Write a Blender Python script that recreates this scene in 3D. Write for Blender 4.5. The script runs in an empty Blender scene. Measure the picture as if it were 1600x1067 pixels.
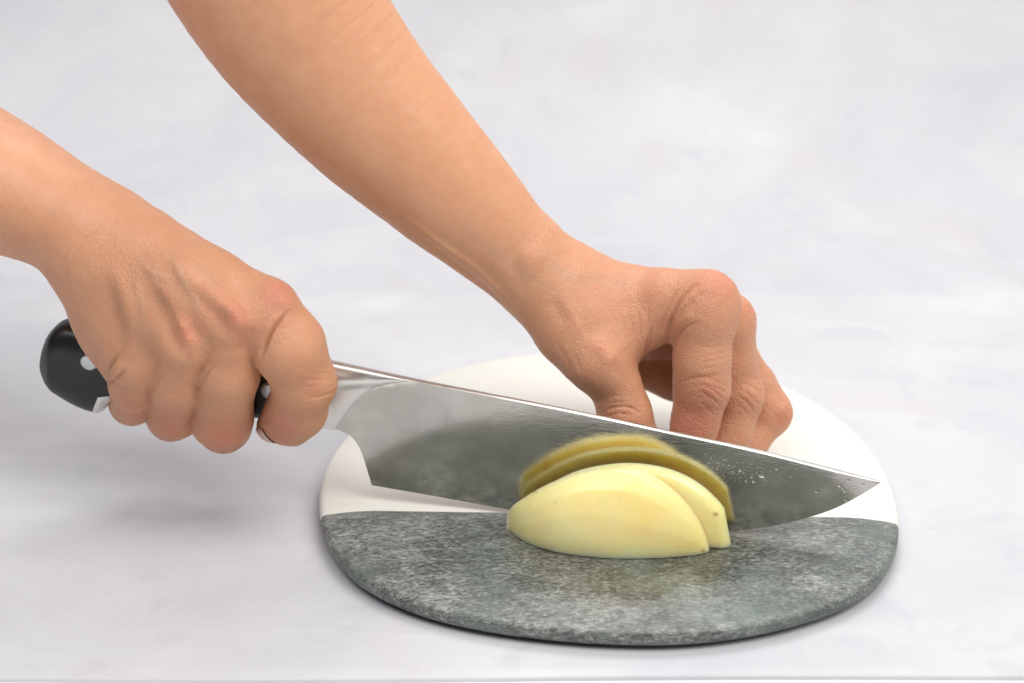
import bpy, bmesh, math, random
import numpy as np
from mathutils import Vector, Matrix

random.seed(4); RNG = np.random.default_rng(4)
scene = bpy.context.scene
COL = scene.collection

# ------------------------------------------------------------------ camera
F_PX = 3200.0; PITCH = 0.4265
CAM = np.array([-0.0383, -0.7036, 0.3756])
CP, SP = math.cos(PITCH), math.sin(PITCH)
cd = bpy.data.cameras.new('camera'); cam = bpy.data.objects.new('camera', cd); COL.objects.link(cam)
cam.location = CAM; cam.rotation_euler = (math.pi/2 - PITCH, 0, 0)
cd.sensor_width = 36; cd.lens = F_PX/1600*36; cd.clip_start = 0.01; cd.clip_end = 60
cd.dof.use_dof = True; cd.dof.focus_distance = 0.742; cd.dof.aperture_fstop = 8.0
scene.camera = cam

# ------------------------------------------------------------------ studio light
world = bpy.data.worlds.new('World'); scene.world = world; world.use_nodes = True
bg = world.node_tree.nodes['Background']
bg.inputs[0].default_value = (0.93, 0.95, 1.0, 1); bg.inputs[1].default_value = 0.07

def area(name, loc, target, size, power, color):
    ld = bpy.data.lights.new(name, 'AREA'); ld.shape = 'RECTANGLE'
    ld.size, ld.size_y = size; ld.energy = power; ld.color = color
    o = bpy.data.objects.new(name, ld); COL.objects.link(o); o.location = loc
    o.rotation_euler = (Vector(target) - Vector(loc)).to_track_quat('-Z', 'Y').to_euler()
    return o
area('softbox_lamp', (1.35, -0.90, 2.10), (0.0, -0.02, 0.03), (1.8, 1.8), 70.0, (1.0, 0.975, 0.93))
area('back_lamp', (0.10, 0.55, 1.15), (-0.08, -0.05, 0.0), (0.7, 0.5), 9.0, (0.98, 0.985, 1.0))
area('left_table_fill', (-0.40, -0.45, 1.05), (-0.24, -0.20, 0.0), (1.0, 0.7), 8.0, (0.98, 0.985, 1.0))  # added fill light hung over the left side to brighten the tabletop there

scene.view_settings.view_transform = 'Standard'; scene.view_settings.look = 'None'
scene.view_settings.exposure = 0.0; scene.view_settings.gamma = 1.0
scene.view_settings.use_curve_mapping = False

# ------------------------------------------------------------------ helpers
def rays(px):
    px = np.atleast_2d(np.asarray(px, float))
    X = (px[:, 0] - 800)/F_PX; Y = (533.5 - px[:, 1])/F_PX
    return np.stack([X, CP + Y*SP, -SP + Y*CP], 1)
def to_px(P):
    d = P - CAM
    z = d[:, 1]*CP - d[:, 2]*SP; y = d[:, 1]*SP + d[:, 2]*CP
    return np.stack([800 + F_PX*d[:, 0]/z, 533.5 - F_PX*y/z], 1)
def on_plane(px, p0, n):
    d = rays(px); t = ((np.asarray(p0) - CAM) @ n)/(d @ n)
    return CAM + d*t[:, None]
def at_z(px, z=0.0): return on_plane(px, (0, 0, z), np.array([0, 0, 1.0]))
def at_y(px, y): return on_plane(px, (0, y, 0), np.array([0, 1.0, 0]))
# the cutting plane: the blade touches the board at KC, is yawed tip-forward and leans slightly back
KC = np.array([0.043, -0.0478, 0.0018])
YAW, LEAN = math.radians(10.5), math.radians(-3.5)
KD = np.array([math.cos(YAW), -math.sin(YAW), 0])
N0 = np.array([-math.sin(YAW), -math.cos(YAW), 0])
KN = math.cos(LEAN)*N0 + math.sin(LEAN)*np.array([0, 0, 1.0])
KU = np.cross(KD, KN); KU = -KU if KU[2] < 0 else KU
def on_knife(px, off=0.0): return on_plane(px, KC + KN*off, KN)
def kp(x, y, o_mm): return on_knife([(x, y)], o_mm*1e-3)[0]
def yp(x, y, y_mm): return at_y([(x, y)], y_mm*1e-3)[0]

def mesh_obj(name, verts, faces, mat, parent=None, smooth=True):
    me = bpy.data.meshes.new(name)
    me.from_pydata([tuple(map(float, v)) for v in verts], [], [tuple(map(int, f)) for f in faces])
    me.update()
    bm = bmesh.new(); bm.from_mesh(me); bmesh.ops.recalc_face_normals(bm, faces=bm.faces); bm.to_mesh(me); bm.free()
    if smooth: me.polygons.foreach_set('use_smooth', [True]*len(me.polygons))
    o = bpy.data.objects.new(name, me); COL.objects.link(o)
    if mat: me.materials.append(mat)
    if parent: o.parent = parent
    return o
def big_mesh(name, V, Fq, mat, parent=None):
    me = bpy.data.meshes.new(name)
    me.vertices.add(len(V)); me.vertices.foreach_set('co', np.ascontiguousarray(V, np.float32).ravel())
    me.loops.add(Fq.size); me.polygons.add(len(Fq))
    me.polygons.foreach_set('loop_start', np.arange(0, Fq.size, 4, dtype=np.int32))
    me.loops.foreach_set('vertex_index', np.ascontiguousarray(Fq, np.int32).ravel())
    me.update(calc_edges=True); me.validate()
    me.polygons.foreach_set('use_smooth', np.ones(len(me.polygons), bool))
    o = bpy.data.objects.new(name, me); COL.objects.link(o); me.materials.append(mat)
    if parent: o.parent = parent
    return o
def empty(name, label, cat, loc=(0, 0, 0)):
    o = bpy.data.objects.new(name, None); COL.objects.link(o); o.location = loc; o.empty_display_size = 0.02
    o['label'] = label; o['category'] = cat
    bpy.context.view_layer.update()
    return o
def put(child, parent):
    child.parent = parent; child.matrix_parent_inverse = Matrix.Translation(parent.location).inverted()
def attr(o, name, vals):
    a = o.data.attributes.new(name, 'FLOAT', 'POINT'); a.data.foreach_set('value', np.asarray(vals, np.float32))
def smoothstep(a, b, x):
    t = np.clip((x - a)/(b - a), 0, 1); return t*t*(3 - 2*t)
def curve(pts, n):
    """smooth resample of a polyline (Catmull-Rom)"""
    P = np.asarray(pts, float); P = np.vstack([2*P[0]-P[1], P, 2*P[-1]-P[-2]])
    out = []
    m = len(P) - 3
    for u in np.linspace(0, m - 1e-6, n):
        i = int(u); t = u - i; a, b, c, d = P[i:i+4]
        out.append(0.5*((2*b) + (c-a)*t + (2*a-5*b+4*c-d)*t*t + (3*b-a-3*c+d)*t**3))
    return np.array(out)

class Nodes:
    def __init__(s, name):
        s.m = bpy.data.materials.new(name); s.m.use_nodes = True
        s.t = s.m.node_tree; s.b = s.t.nodes['Principled BSDF']
    def n(s, typ, inputs=None, **props):
        nd = s.t.nodes.new(typ)
        for k, v in props.items(): setattr(nd, k, v)
        for k, v in (inputs or {}).items():
            if hasattr(v, 'is_linked') or isinstance(v, bpy.types.NodeSocket): s.t.links.new(v, nd.inputs[k])
            else: nd.inputs[k].default_value = v
        return nd
    def set(s, **kw):
        for k, v in kw.items():
            k = k.replace('_', ' ')
            if isinstance(v, bpy.types.NodeSocket): s.t.links.new(v, s.b.inputs[k])
            else: s.b.inputs[k].default_value = v
    def coord(s, scale=(1, 1, 1), kind='Object'):
        tc = s.n('ShaderNodeTexCoord'); mp = s.n('ShaderNodeMapping', {'Vector': tc.outputs[kind], 'Scale': scale})
        return mp.outputs[0]
    def noise(s, vec, scale, detail=4, rough=0.55, dist=0.0):
        return s.n('ShaderNodeTexNoise', {'Vector': vec, 'Scale': scale, 'Detail': detail, 'Roughness': rough, 'Distortion': dist}).outputs[0]
    def ramp(s, fac, stops):
        r = s.n('ShaderNodeValToRGB', {'Fac': fac}); e = r.color_ramp.elements
        while len(e) < len(stops): e.new(0.5)
        for el, (p, c) in zip(e, stops):
            el.position = p; el.color = (c, c, c, 1) if isinstance(c, (int, float)) else (*c, 1)
        return r.outputs[0]
    def mix(s, fac, a, b, blend='MIX'):
        nd = s.n('ShaderNodeMix', data_type='RGBA', blend_type=blend)
        for sock, v in ((nd.inputs[0], fac), (nd.inputs[6], a), (nd.inputs[7], b)):
            if isinstance(v, bpy.types.NodeSocket): s.t.links.new(v, sock)
            elif isinstance(v, (int, float)): sock.default_value = v
            else: sock.default_value = (*v, 1)
        return nd.outputs[2]
    def math(s, op, a, b=0.0, clamp=False):
        nd = s.n('ShaderNodeMath', operation=op, use_clamp=clamp)
        for i, v in enumerate((a, b)):
            if isinstance(v, bpy.types.NodeSocket): s.t.links.new(v, nd.inputs[i])
            else: nd.inputs[i].default_value = v
        return nd.outputs[0]
    def bump(s, h, strength, dist, normal=None):
        nd = s.n('ShaderNodeBump', {'Height': h, 'Strength': strength, 'Distance': dist})
        if normal: s.t.links.new(normal, nd.inputs['Normal'])
        return nd.outputs[0]
    def attr(s, name): return s.n('ShaderNodeAttribute', attribute_name=name).outputs['Fac']

# ------------------------------------------------------------------ materials
def plaster(name, base, stain, s1=5.0, sp_amt=.6):
    m = Nodes(name); c = m.coord()
    a = m.ramp(m.noise(c, s1, 6, .62, .6), [(.36, 0.0), (.66, 1.0)])
    col = m.mix(a, base, stain)
    b = m.ramp(m.noise(c, s1*2.7, 4, .55, .3), [(.54, 0.0), (.70, .55)])
    col = m.mix(b, col, (base[0]*.94, base[1]*.88, base[2]*.88))
    g = m.ramp(m.noise(c, s1*4.3, 5, .6, .8), [(.56, 0.0), (.72, .6)])
    col = m.mix(g, col, (base[0]*.80, base[1]*.81, base[2]*.84))
    w = m.ramp(m.noise(m.coord((.6, 1.5, 1)), s1*1.7, 6, .6, 1.0), [(.5, 0.0), (.75, .7)])
    col = m.mix(w, col, (base[0]*1.10, base[1]*1.10, base[2]*1.09))
    d = m.ramp(m.noise(m.coord((1, 1.4, 1)), s1*2.2, 6, .65, 1.4), [(.47, 0.0), (.50, .10), (.53, 0.0)])
    col = m.mix(d, col, (base[0]*.74, base[1]*.75, base[2]*.78))
    v = m.n('ShaderNodeTexVoronoi', {'Vector': c, 'Scale': 30.0}).outputs[0]
    sp = m.ramp(v, [(.0, 1.0), (.020, .9), (.034, 0.0)])
    sp = m.math('MULTIPLY', sp, m.ramp(m.noise(c, 13, 2), [(.50, 0.0), (.56, sp_amt)]))
    col = m.mix(sp, col, (0.30, 0.22, 0.18))
    m.set(Base_Color=col, Roughness=m.ramp(m.noise(c, 18, 4), [(.3, .42), (.7, .62)]))
    m.set(Normal=m.bump(m.noise(c, 45, 6, .6), .10, .002))
    return m.m
M_TABLE = plaster('white_plaster_tabletop', (0.555, 0.557, 0.575), (0.475, 0.477, 0.505), 6.5)
M_WALL = plaster('white_plaster_wall', (0.535, 0.535, 0.558), (0.460, 0.460, 0.492), 6.5)
mm = Nodes('white_paint'); mm.set(Base_Color=(.84, .84, .84, 1), Roughness=.5); M_WHITE = mm.m

m = Nodes('slate')
fine = m.noise(m.coord((.5, 1.4, 1.4)), 880, 6, .72, .8); mid = m.noise(m.coord((.6, 1.25, 1.25)), 210, 5, .68, .9); big = m.noise(m.coord((.8, 1.2, 1)), 42, 5, .6, .5)
f = m.math('ADD', m.math('MULTIPLY', fine, .74), m.math('MULTIPLY', mid, .30))
f = m.math('ADD', f, m.math('MULTIPLY', m.math('SUBTRACT', big, .5), .26))
col = m.ramp(f, [(.36, (.012, .0135, .013)), (.455, (.042, .046, .042)), (.53, (.118, .126, .113)), (.65, (.37, .39, .35))])
col = m.mix(m.ramp(m.noise(m.coord(), 26, 3), [(.46, 0.0), (.68, .6)]), col, (.11, .16, .135))
col = m.mix(m.ramp(m.noise(m.coord(), 190, 3), [(.68, 0.0), (.76, .5)]), col, (.10, .05, .035))
geo = m.n('ShaderNodeTexCoord').outputs['Object']
dd = m.n('ShaderNodeVectorMath', {0: geo, 1: (0.0, -0.058, 0)}, operation='DISTANCE').outputs['Value']
wet = m.ramp(m.math('ADD', m.math('MULTIPLY', dd, 10), m.math('MULTIPLY', m.noise(m.coord(), 60, 4), .45)), [(.55, 1.0), (.80, 0.0)])
m.set(Base_Color=m.mix(m.math('MULTIPLY', wet, .35), col, (.03, .033, .03)), Specular_IOR_Level=1.0)
m.set(Roughness=m.math('SUBTRACT', m.ramp(fine, [(.3, .34), (.7, .46)]), m.math('MULTIPLY', wet, .22)))
m.set(Normal=m.bump(f, m.math('SUBTRACT', .42, m.math('MULTIPLY', wet, .3)), .0012)); M_SLATE = m.m

m = Nodes('cream_marble'); c = m.coord()
v = m.ramp(m.noise(m.coord((1, 2.2, 1)), 14, 6, .6, 1.5), [(.46, 0.0), (.50, .30), (.54, 0.0)])
col = m.mix(m.ramp(m.noise(c, 22, 4), [(.35, 0.0), (.7, 1.0)]), (.73, .715, .655), (.69, .67, .605))
m.set(Base_Color=m.mix(v, col, (.72, .71, .68)), Roughness=.32, Subsurface_Weight=.12, Subsurface_Scale=.004,
      Subsurface_Radius=(1, .9, .7)); M_MARBLE = m.m

m = Nodes('blade_steel'); c = m.coord()
tc = m.n('ShaderNodeTexCoord').outputs['Object']; sx = m.n('ShaderNodeSeparateXYZ', {0: tc})
smudge = m.noise(c, 55, 5, .6, .6)
scr = m.noise(m.coord((6, 420, 420)), 4.0, 4, .6)
wetf = m.attr('wet')
m.set(Metallic=1.0, Base_Color=m.mix(m.ramp(smudge, [(.35, 0.0), (.7, 1.0)]), (.63, .605, .555), (.51, .49, .445)))
r = m.math('ADD', m.ramp(smudge, [(.3, .11), (.75, .20)]), m.math('MULTIPLY', scr, .05))
m.set(Roughness=m.math('SUBTRACT', r, m.math('MULTIPLY', wetf, .05)))
nb = m.bump(scr, .02, .0003)
streak = m.noise(m.coord((40, 260, 260)), 3.0, 5, .7, 1.0)
nb = m.bump(streak, m.math('MULTIPLY', wetf, .10), .0004, nb)
m.set(Normal=nb, Anisotropic=.35); M_BLADE = m.m
m = Nodes('polished_steel'); m.set(Metallic=1.0, Base_Color=(.72, .705, .67, 1), Roughness=m.ramp(m.noise(m.coord((8, 300, 300)), 4, 3), [(.3, .34), (.7, .44)])); M_STEEL = m.m
m = Nodes('black_plastic'); m.set(Base_Color=(.012, .012, .013, 1), Roughness=m.ramp(m.noise(m.coord(), 200, 3), [(.3, .30), (.7, .42)])); M_BLACK = m.m
m = Nodes('rivet_steel'); m.set(Metallic=.9, Base_Color=(.55, .57, .58, 1), Roughness=.35); M_RIVET = m.m

def potato_mat(name):
    m = Nodes(name); c = m.coord()
    col = m.mix(m.ramp(m.noise(c, 40, 4, .55), [(.36, 0.0), (.68, 1.0)]), (.98, .775, .37), (.95, .67, .24))
    col = m.mix(m.ramp(m.noise(c, 160, 3), [(.3, 0.0), (.8, .25)]), col, (.95, .87, .58))
    col = m.mix(m.attr('spot'), col, (.20, .09, .03))
    m.set(Base_Color=col, Subsurface_Weight=.85, Subsurface_Radius=(1, .66, .26), Subsurface_Scale=.016,
          Roughness=m.ramp(m.noise(c, 90, 4), [(.3, .24), (.7, .42)]), Specular_IOR_Level=.5)
    m.set(Normal=m.bump(m.noise(m.coord((.5, 1, 1)), 300, 5, .65), .22, .0007)); return m.m
M_POTATO = potato_mat('peeled_potato')

m = Nodes('skin'); c = m.coord()
red = m.attr('red')
mott = m.noise(c, 120, 5, .6)
col = m.mix(m.ramp(mott, [(.35, 0.0), (.75, .55)]), (.618, .338, .186), (.54, .252, .132))
col = m.mix(m.ramp(m.noise(c, 26, 3), [(.42, 0.0), (.75, .30)]), col, (.55, .265, .132))
col = m.mix(m.math('MULTIPLY', red, 1.0, True), col, (.53, .17, .115))
col = m.mix(m.attr('vein'), col, (.44, .28, .20))
cell = m.n('ShaderNodeTexVoronoi', {'Vector': m.coord(), 'Scale': 1150.0}, feature='DISTANCE_TO_EDGE').outputs[0]
cell2 = m.n('ShaderNodeTexVoronoi', {'Vector': m.coord((1.0, .6, .8)), 'Scale': 620.0}, feature='DISTANCE_TO_EDGE').outputs[0]
h = m.math('ADD', m.math('MULTIPLY', m.math('MINIMUM', cell, .28), 1.0), m.math('MULTIPLY', m.math('MINIMUM', cell2, .2), 1.2))
h = m.math('ADD', h, m.math('MULTIPLY', m.noise(c, 420, 5, .7), .7))
det = m.attr('detail')
nb = m.bump(h, m.math('MULTIPLY', det, .75), .00055)
m.set(Base_Color=col, Subsurface_Weight=.30, Subsurface_Radius=(1, .36, .18), Subsurface_Scale=.0045,
      Roughness=m.ramp(mott, [(.3, .42), (.7, .56)]), Specular_IOR_Level=.45, Coat_Weight=.05, Coat_Roughness=.35, Normal=nb); M_SKIN = m.m
m = Nodes('nail'); m.set(Base_Color=(.62, .40, .34, 1), Roughness=.25, Subsurface_Weight=.2, Subsurface_Scale=.002); M_NAIL = m.m
m = Nodes('water'); m.set(Base_Color=(1, 1, 1, 1), Roughness=.02, IOR=1.33, Transmission_Weight=1.0); M_WATER = m.m

# ------------------------------------------------------------------ setting
ZT = -0.0105
# tabletop board and, curving up behind it, the wall board
def sheet(name, prof, x0, x1, thick, mat, nx=60, wob=0.0):
    V, Fc = [], []
    xs = np.linspace(x0, x1, nx); n = len(prof)
    for i, x in enumerate(xs):
        for j, (y, z) in enumerate(prof):
            yy = y + (wob*(math.sin(x*9) + .5*math.sin(x*23+1)) if j < 3 else 0)
            V.append((x, yy, z))
    for i in range(nx-1):
        for j in range(n-1):
            a = i*n+j; Fc.append((a, a+n, a+n+1, a+1))
    o = mesh_obj(name, V, Fc, mat)
    return o
YF = at_z([(800, 1057)], ZT)[0][1]
prof = [(YF, ZT-.0018), (YF+.0002, ZT-.0006), (YF+.0009, ZT-.00015)] + [(y, ZT) for y in np.linspace(YF+.006, .20, 14)]
t_ = sheet('tabletop', prof, -1.2, 1.2, .004, M_TABLE, 160, .0010); t_['kind'] = 'structure'
t_['label'] = 'white plaster tabletop with faint grey stains and brown specks'
RC = .26
cove = [(.20 + RC*math.sin(a), ZT + RC - RC*math.cos(a)) for a in np.linspace(0, math.pi/2, 40)]
wall_prof = [(.20, ZT)] + cove[1:] + [(.20+RC, z) for z in np.linspace(ZT+RC+.04, .55, 8)]
w_ = sheet('wall', wall_prof, -1.2, 1.2, .006, M_WALL, 60); w_['kind'] = 'structure'
w_['label'] = 'white mottled plaster backdrop wall'
lo = mesh_obj('table', [(-1.4, -1.6, ZT-.0018), (1.4, -1.6, ZT-.0018), (1.4, .5, ZT-.0018), (-1.4, .5, ZT-.0018)], [(0, 1, 2, 3)], M_WHITE)
lo['kind'] = 'structure'; lo['label'] = 'plain white table under the plaster board'

# ------------------------------------------------------------------ cutting board
RT = np.radians([-180, -172, -161, -144, -135, -126, -117, -108, -99, -90, -78, -68, -58, -48, -40, -32, -16, -5, 9, 22, 37, 60, 90, 115, 127, 145, 159, 169, 180])
RR = np.array([.1126, .1130, .1150, .1180, .1172, .1153, .1127, .1106, .1097, .1101, .1120, .1136, .1155, .1178, .1180, .1163, .1112, .1085, .1080, .1092, .1120, .1165, .1205, .1200, .1190, .1140, .1117, .1120, .1126])
tt = np.linspace(-math.pi, math.pi, 721); rr = np.interp(tt, RT, RR)
for _ in range(60): rr[:-1] = .25*np.roll(rr[:-1], 1) + .5*rr[:-1] + .25*np.roll(rr[:-1], -1); rr[-1] = rr[0]
def r_at(th): return np.interp((th + math.pi) % (2*math.pi) - math.pi, tt, rr)
PROFILE = [(.020, 0.0), (.014, -.0003), (.009, -.0009), (.005, -.0015), (.0024, -.0020), (.0013, -.0024), (.0006, -.0030), (.0002, -.0037), (0, -.0045), (0, -.0064), (.0004, -.0076), (.0014, -.0085), (.0034, -.0091), (.008, -.0094), (.014, -.0096), (.018, -.0105)]
def chord(x): return -0.0300 - (x + .096)*.0288
def board_half(name, upper, mat, parent, gap):
    N = 240; V, Fc = [], []
    th_all = np.linspace(0, 2*math.pi, 4001)
    for ins, z in PROFILE:
        r = r_at(th_all) - ins; X, Y = r*np.cos(th_all), r*np.sin(th_all)
        s = (Y - chord(X)) > 0
        # angles where the rim meets the seam
        right = th_all[(~s) & (th_all > math.pi)]; a0, a1 = right.min(), right.max()
        th = np.linspace(a1 - 2*math.pi, a0, N) if upper else np.linspace(a0, a1, N)
        r = r_at(th) - ins
        V += [(r[i]*math.cos(th[i]), r[i]*math.sin(th[i]) + gap, z) for i in range(N)]
    L = len(PROFILE)
    for k in range(L-1):
        for i in range(N-1):
            a = k*N+i; Fc.append((a, a+N, a+N+1, a+1))
    Fc.append(tuple(range(N))); Fc.append(tuple(range((L-1)*N, L*N)))
    Fc.append(tuple([k*N for k in range(L)] + [k*N + N-1 for k in reversed(range(L))]))
    bmv = [tuple(map(float, v)) for v in V]
    o = mesh_obj(name, bmv, Fc, mat, smooth=True); put(o, parent)
    o.data.set_sharp_from_angle(angle=math.radians(40))
    return o
cb = empty('cutting_board', 'round two-tone stone cutting board, grey slate in front and cream marble behind', 'cutting board', (0, 0, ZT))
s_ = board_half('slate_half', False, M_SLATE, cb, -.00012); s_['label'] = 'grey green slate half of the board'
s_ = board_half('marble_half', True, M_MARBLE, cb, .00012); s_['label'] = 'cream marble half of the board'

# ------------------------------------------------------------------ knife
kn = empty('chef_knife', 'large chef knife with black riveted handle slicing down beside the potato', 'knife', tuple(KC))
SPINE = curve([(500, 560), (640, 591), (760, 615), (900, 643), (1040, 673), (1180, 703), (1300, 733), (1377, 752)], 60)
EDGE = curve([(516, 664), (528, 667), (548, 678), (562, 696), (571, 722), (581, 757)], 14)
EDGE2 = curve([(581, 757), (690, 776), (800, 796), (900, 811), (1000, 822), (1080, 828), (1145, 828.5), (1200, 822), (1250, 811), (1300, 795), (1340, 775), (1377, 752.6)], 60)
xs = np.concatenate([np.linspace(516, 581, 16), np.linspace(582, 700, 50), np.linspace(705, 1370, 120), [1374, 1376.6]])
low = np.interp(xs, np.r_[EDGE[:, 0], EDGE2[1:, 0]], np.r_[EDGE[:, 1], EDGE2[1:, 1]])
top = np.interp(xs, SPINE[:, 0], SPINE[:, 1])
ref = np.where(xs < 581, 757 - (581 - xs)*.175, low)
NR = 26; V, Fc, wetv = [], [], []
def grid_faces(nc, nr, off, flip=False):
    return [(off+i*nr+j, off+(i+1)*nr+j, off+(i+1)*nr+j+1, off+i*nr+j+1) for i in range(nc-1) for j in range(nr-1)]
BR = curve([(462, 656), (490, 661), (510, 664.5), (523, 667), (530, 660), (540, 646), (556, 625), (578, 606), (606, 596.5), (640, 593.2)], 200)
BRr = BR[BR[:, 0] > 523][::-1]
for side in (1, -1):
    for x, lw, tp, rf in zip(xs, low, top, ref):
        ys = lw + (tp - lw)*np.linspace(0, 1, NR)
        w = np.clip((rf - ys)/max(rf - tp, 1e-6), 0, 1)
        span = min(1.0, (lw - tp)/60.0)
        ht = .00012 + .00105*w*(.35 + .65*span)
        xb = np.interp(ys, BRr[:, 1], BRr[:, 0]) - np.maximum(0, ys - 667)*.1
        ht = ht + .0011*np.exp(-np.maximum(0, x - xb)/27.0)*smoothstep(0, .25, w + .1)*smoothstep(650, 575, xb)
        base = on_knife(np.stack([np.full(NR, x), ys], 1))
        V += list(base + KN*(side*ht)[:, None])
        edge_x = 760 + 14*np.sin((ys - 640)/30.0) + 26*smoothstep(720, 790, ys) + 20*smoothstep(645, 618, ys)
        wetv += list(smoothstep(-3, 3, x - edge_x))
nc = len(xs)
Fc = grid_faces(nc, NR, 0) + grid_faces(nc, NR, nc*NR)
B = nc*NR; S0 = 2*nc*NR; spineF = []
for x, tp, lw in zip(xs, top, low):                      # rounded back of the blade
    ht = .00012 + .00105*(.35 + .65*min(1.0, (lw - tp)/60.0)); p = on_knife([(x, tp)])[0]
    V += [p + KN*(ht*.82) + KU*(ht*.12), p + KU*(ht*.18), p - KN*(ht*.82) + KU*(ht*.12)]; wetv += [0, 0, 0]
for i in range(nc-1):
    Fc.append((i*NR, (i+1)*NR, B+(i+1)*NR, B+i*NR))
    row = lambda q: [q*NR+NR-1, S0+3*q, S0+3*q+1, S0+3*q+2, B+q*NR+NR-1]
    a_, b_ = row(i), row(i+1)
    for k in range(4): spineF.append(len(Fc)); Fc.append((a_[k], b_[k], b_[k+1], a_[k+1]))
for j in range(NR-1):
    Fc.append((j, j+1, B+j+1, B+j)); q = (nc-1)*NR; Fc.append((q+j, q+j+1, B+q+j+1, B+q+j))
bl = mesh_obj('blade', V, Fc, M_BLADE); put(bl, kn); attr(bl, 'wet', wetv)
bl.data.set_sharp_from_angle(angle=math.radians(34)); bl.data.materials.append(M_STEEL)
for k in spineF: bl.data.polygons[k].material_index = 1
BLADE_HT = lambda x, y: .00012 + .00105*np.clip((np.interp(x, xs, ref) - y)/(np.interp(x, xs, ref) - np.interp(x, xs, top)), 0, 1)

# bolster: flat plate with a tapering roll along its top
def plate(name, outline, ht, mat, parent, bevel=.0006):
    P = on_knife(outline); n = len(P)
    V = [p + KN*ht for p in P] + [p - KN*ht for p in P]
    Fc = [tuple(range(n)), tuple(range(2*n-1, n-1, -1))] + [(i, (i+1) % n, n+(i+1) % n, n+i) for i in range(n)]
    o = mesh_obj(name, V, Fc, mat, smooth=False); put(o, parent)
    b = o.modifiers.new('bevel', 'BEVEL'); b.width = bevel; b.segments = 3; b.limit_method = 'ANGLE'
    return o
bx_ = np.concatenate([np.linspace(462, 520, 20), np.linspace(522, 640, 80)])
BR = curve([(462, 656), (490, 661), (510, 664.5), (523, 667), (530, 660), (540, 646), (556, 625), (578, 606), (606, 596.5), (640, 593.2)], 200)
bt = np.interp(bx_, SPINE[:, 0], SPINE[:, 1]) - .6; bt[bx_ < 500] = 560 - (500 - bx_[bx_ < 500])*.21
bb_ = np.maximum(np.interp(bx_, BR[:, 0], BR[:, 1]), bt + .8)
rc = np.interp(bx_, [455, 500, 540, 580, 610, 640], [586, 588, 590, 591.5, 592.2, 592.2]); rr_ = np.interp(bx_, [455, 500, 540, 580, 610, 640], [24, 21, 16, 10, 5, 1.5])
NB = 34; V = []
for side in (1, -1):
    for x, t0, b0, c0_, r0_ in zip(bx_, bt, bb_, rc, rr_):
        ys = t0 + (b0 - t0)*np.linspace(0, 1, NB)
        fil = 2.15 - .95*float(smoothstep(575, 638, x)) + .25*np.clip((b0 - ys)/8, 0, 1)**.5 + (0 if x > 520 else (520 - x)*.02)
        roll_ = np.sqrt(np.maximum(r0_**2 - (ys - c0_)**2, 0))*.25
        q_ = fil - roll_; ht = .5*(fil + roll_ + np.sqrt(q_*q_ + .55))- .1
        edge_ = np.clip((ys - t0)/min(10.0, max(1.5, (b0 - t0)*.5)), 0, 1); ht = ht*(.16 + .84*np.sqrt(1 - (1 - edge_)**2))
        V += list(on_knife(np.stack([np.full(NB, x), ys], 1)) + KN*(side*ht*1e-3)[:, None])
nb_ = len(bx_); Fc = grid_faces(nb_, NB, 0) + grid_faces(nb_, NB, nb_*NB); B = nb_*NB
for i in range(nb_-1):
    Fc.append((i*NB, (i+1)*NB, B+(i+1)*NB, B+i*NB)); Fc.append((i*NB+NB-1, (i+1)*NB+NB-1, B+(i+1)*NB+NB-1, B+i*NB+NB-1))
for j in range(NB-1):
    Fc.append((j, j+1, B+j+1, B+j)); q = (nb_-1)*NB; Fc.append((q+j, q+j+1, B+q+j+1, B+q+j))
bo = mesh_obj('bolster', V, Fc, M_STEEL); put(bo, kn); bo.data.set_sharp_from_angle(angle=math.radians(50))

# handle
HT = curve([(66.5, 556), (72, 532), (84, 513), (102, 503), (130, 506), (180, 522), (260, 541), (340, 554), (420, 562), (505, 565)], 60)
HB = curve([(66.5, 560), (69, 580), (80, 598), (100, 613), (125, 628), (150, 637.5), (164, 636), (176, 622), (200, 612), (270, 622), (340, 636), (420, 648), (505, 660)], 70)
hx = np.concatenate([67.2 + 40*(np.linspace(0, 1, 14)**2), np.linspace(108.5, 190, 66), np.linspace(196, 500, 50)])
V, Fc = [], []; NS = 72
def superell(a, n): 
    c, s = math.cos(a), math.sin(a)
    return math.copysign(abs(c)**(2/n), c), math.copysign(abs(s)**(2/n), s)
for x in hx:
    ti, bi = np.interp(x, HT[:, 0], HT[:, 1]), np.interp(x, HB[:, 0], HB[:, 1])
    pt, pb = on_knife([(x, ti), (x, bi)])
    c = (pt + pb)/2; hh = np.linalg.norm(pt - pb)/2
    th = .0085*min(1, math.sqrt(max(0.02, (x - 63)/26)))
    th = min(th, .0085)*(1 + .10*math.exp(-((x-110)/50)**2))
    for s in range(NS):
        cx_, sx_ = superell(2*math.pi*s/NS, 2.7); V.append(c + KN*(th*cx_) + (pt - pb)/2*sx_)
for k in range(len(hx)-1):
    for s in range(NS): Fc.append((k*NS+s, k*NS+(s+1) % NS, (k+1)*NS+(s+1) % NS, (k+1)*NS+s))
Fc.append(tuple(range(NS))); Fc.append(tuple(range((len(hx)-1)*NS, len(hx)*NS)))
hd = mesh_obj('handle', V, Fc, M_BLACK); put(hd, kn); hd.data.set_sharp_from_angle(angle=math.radians(60))
bm = bmesh.new(); bm.from_mesh(hd.data)
for v in bm.verts: v.co += v.normal*.00022
def keep_side(a, b, inside):                             # cut along a picture line, square to the handle's side
    A_, B_ = on_knife([a, b]); nn = np.cross(B_ - A_, KN)
    if (on_knife([inside])[0] - A_) @ nn < 0: nn = -nn
    bmesh.ops.bisect_plane(bm, geom=bm.verts[:]+bm.edges[:]+bm.faces[:], plane_co=tuple(A_), plane_no=tuple(nn), clear_inner=True)
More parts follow.
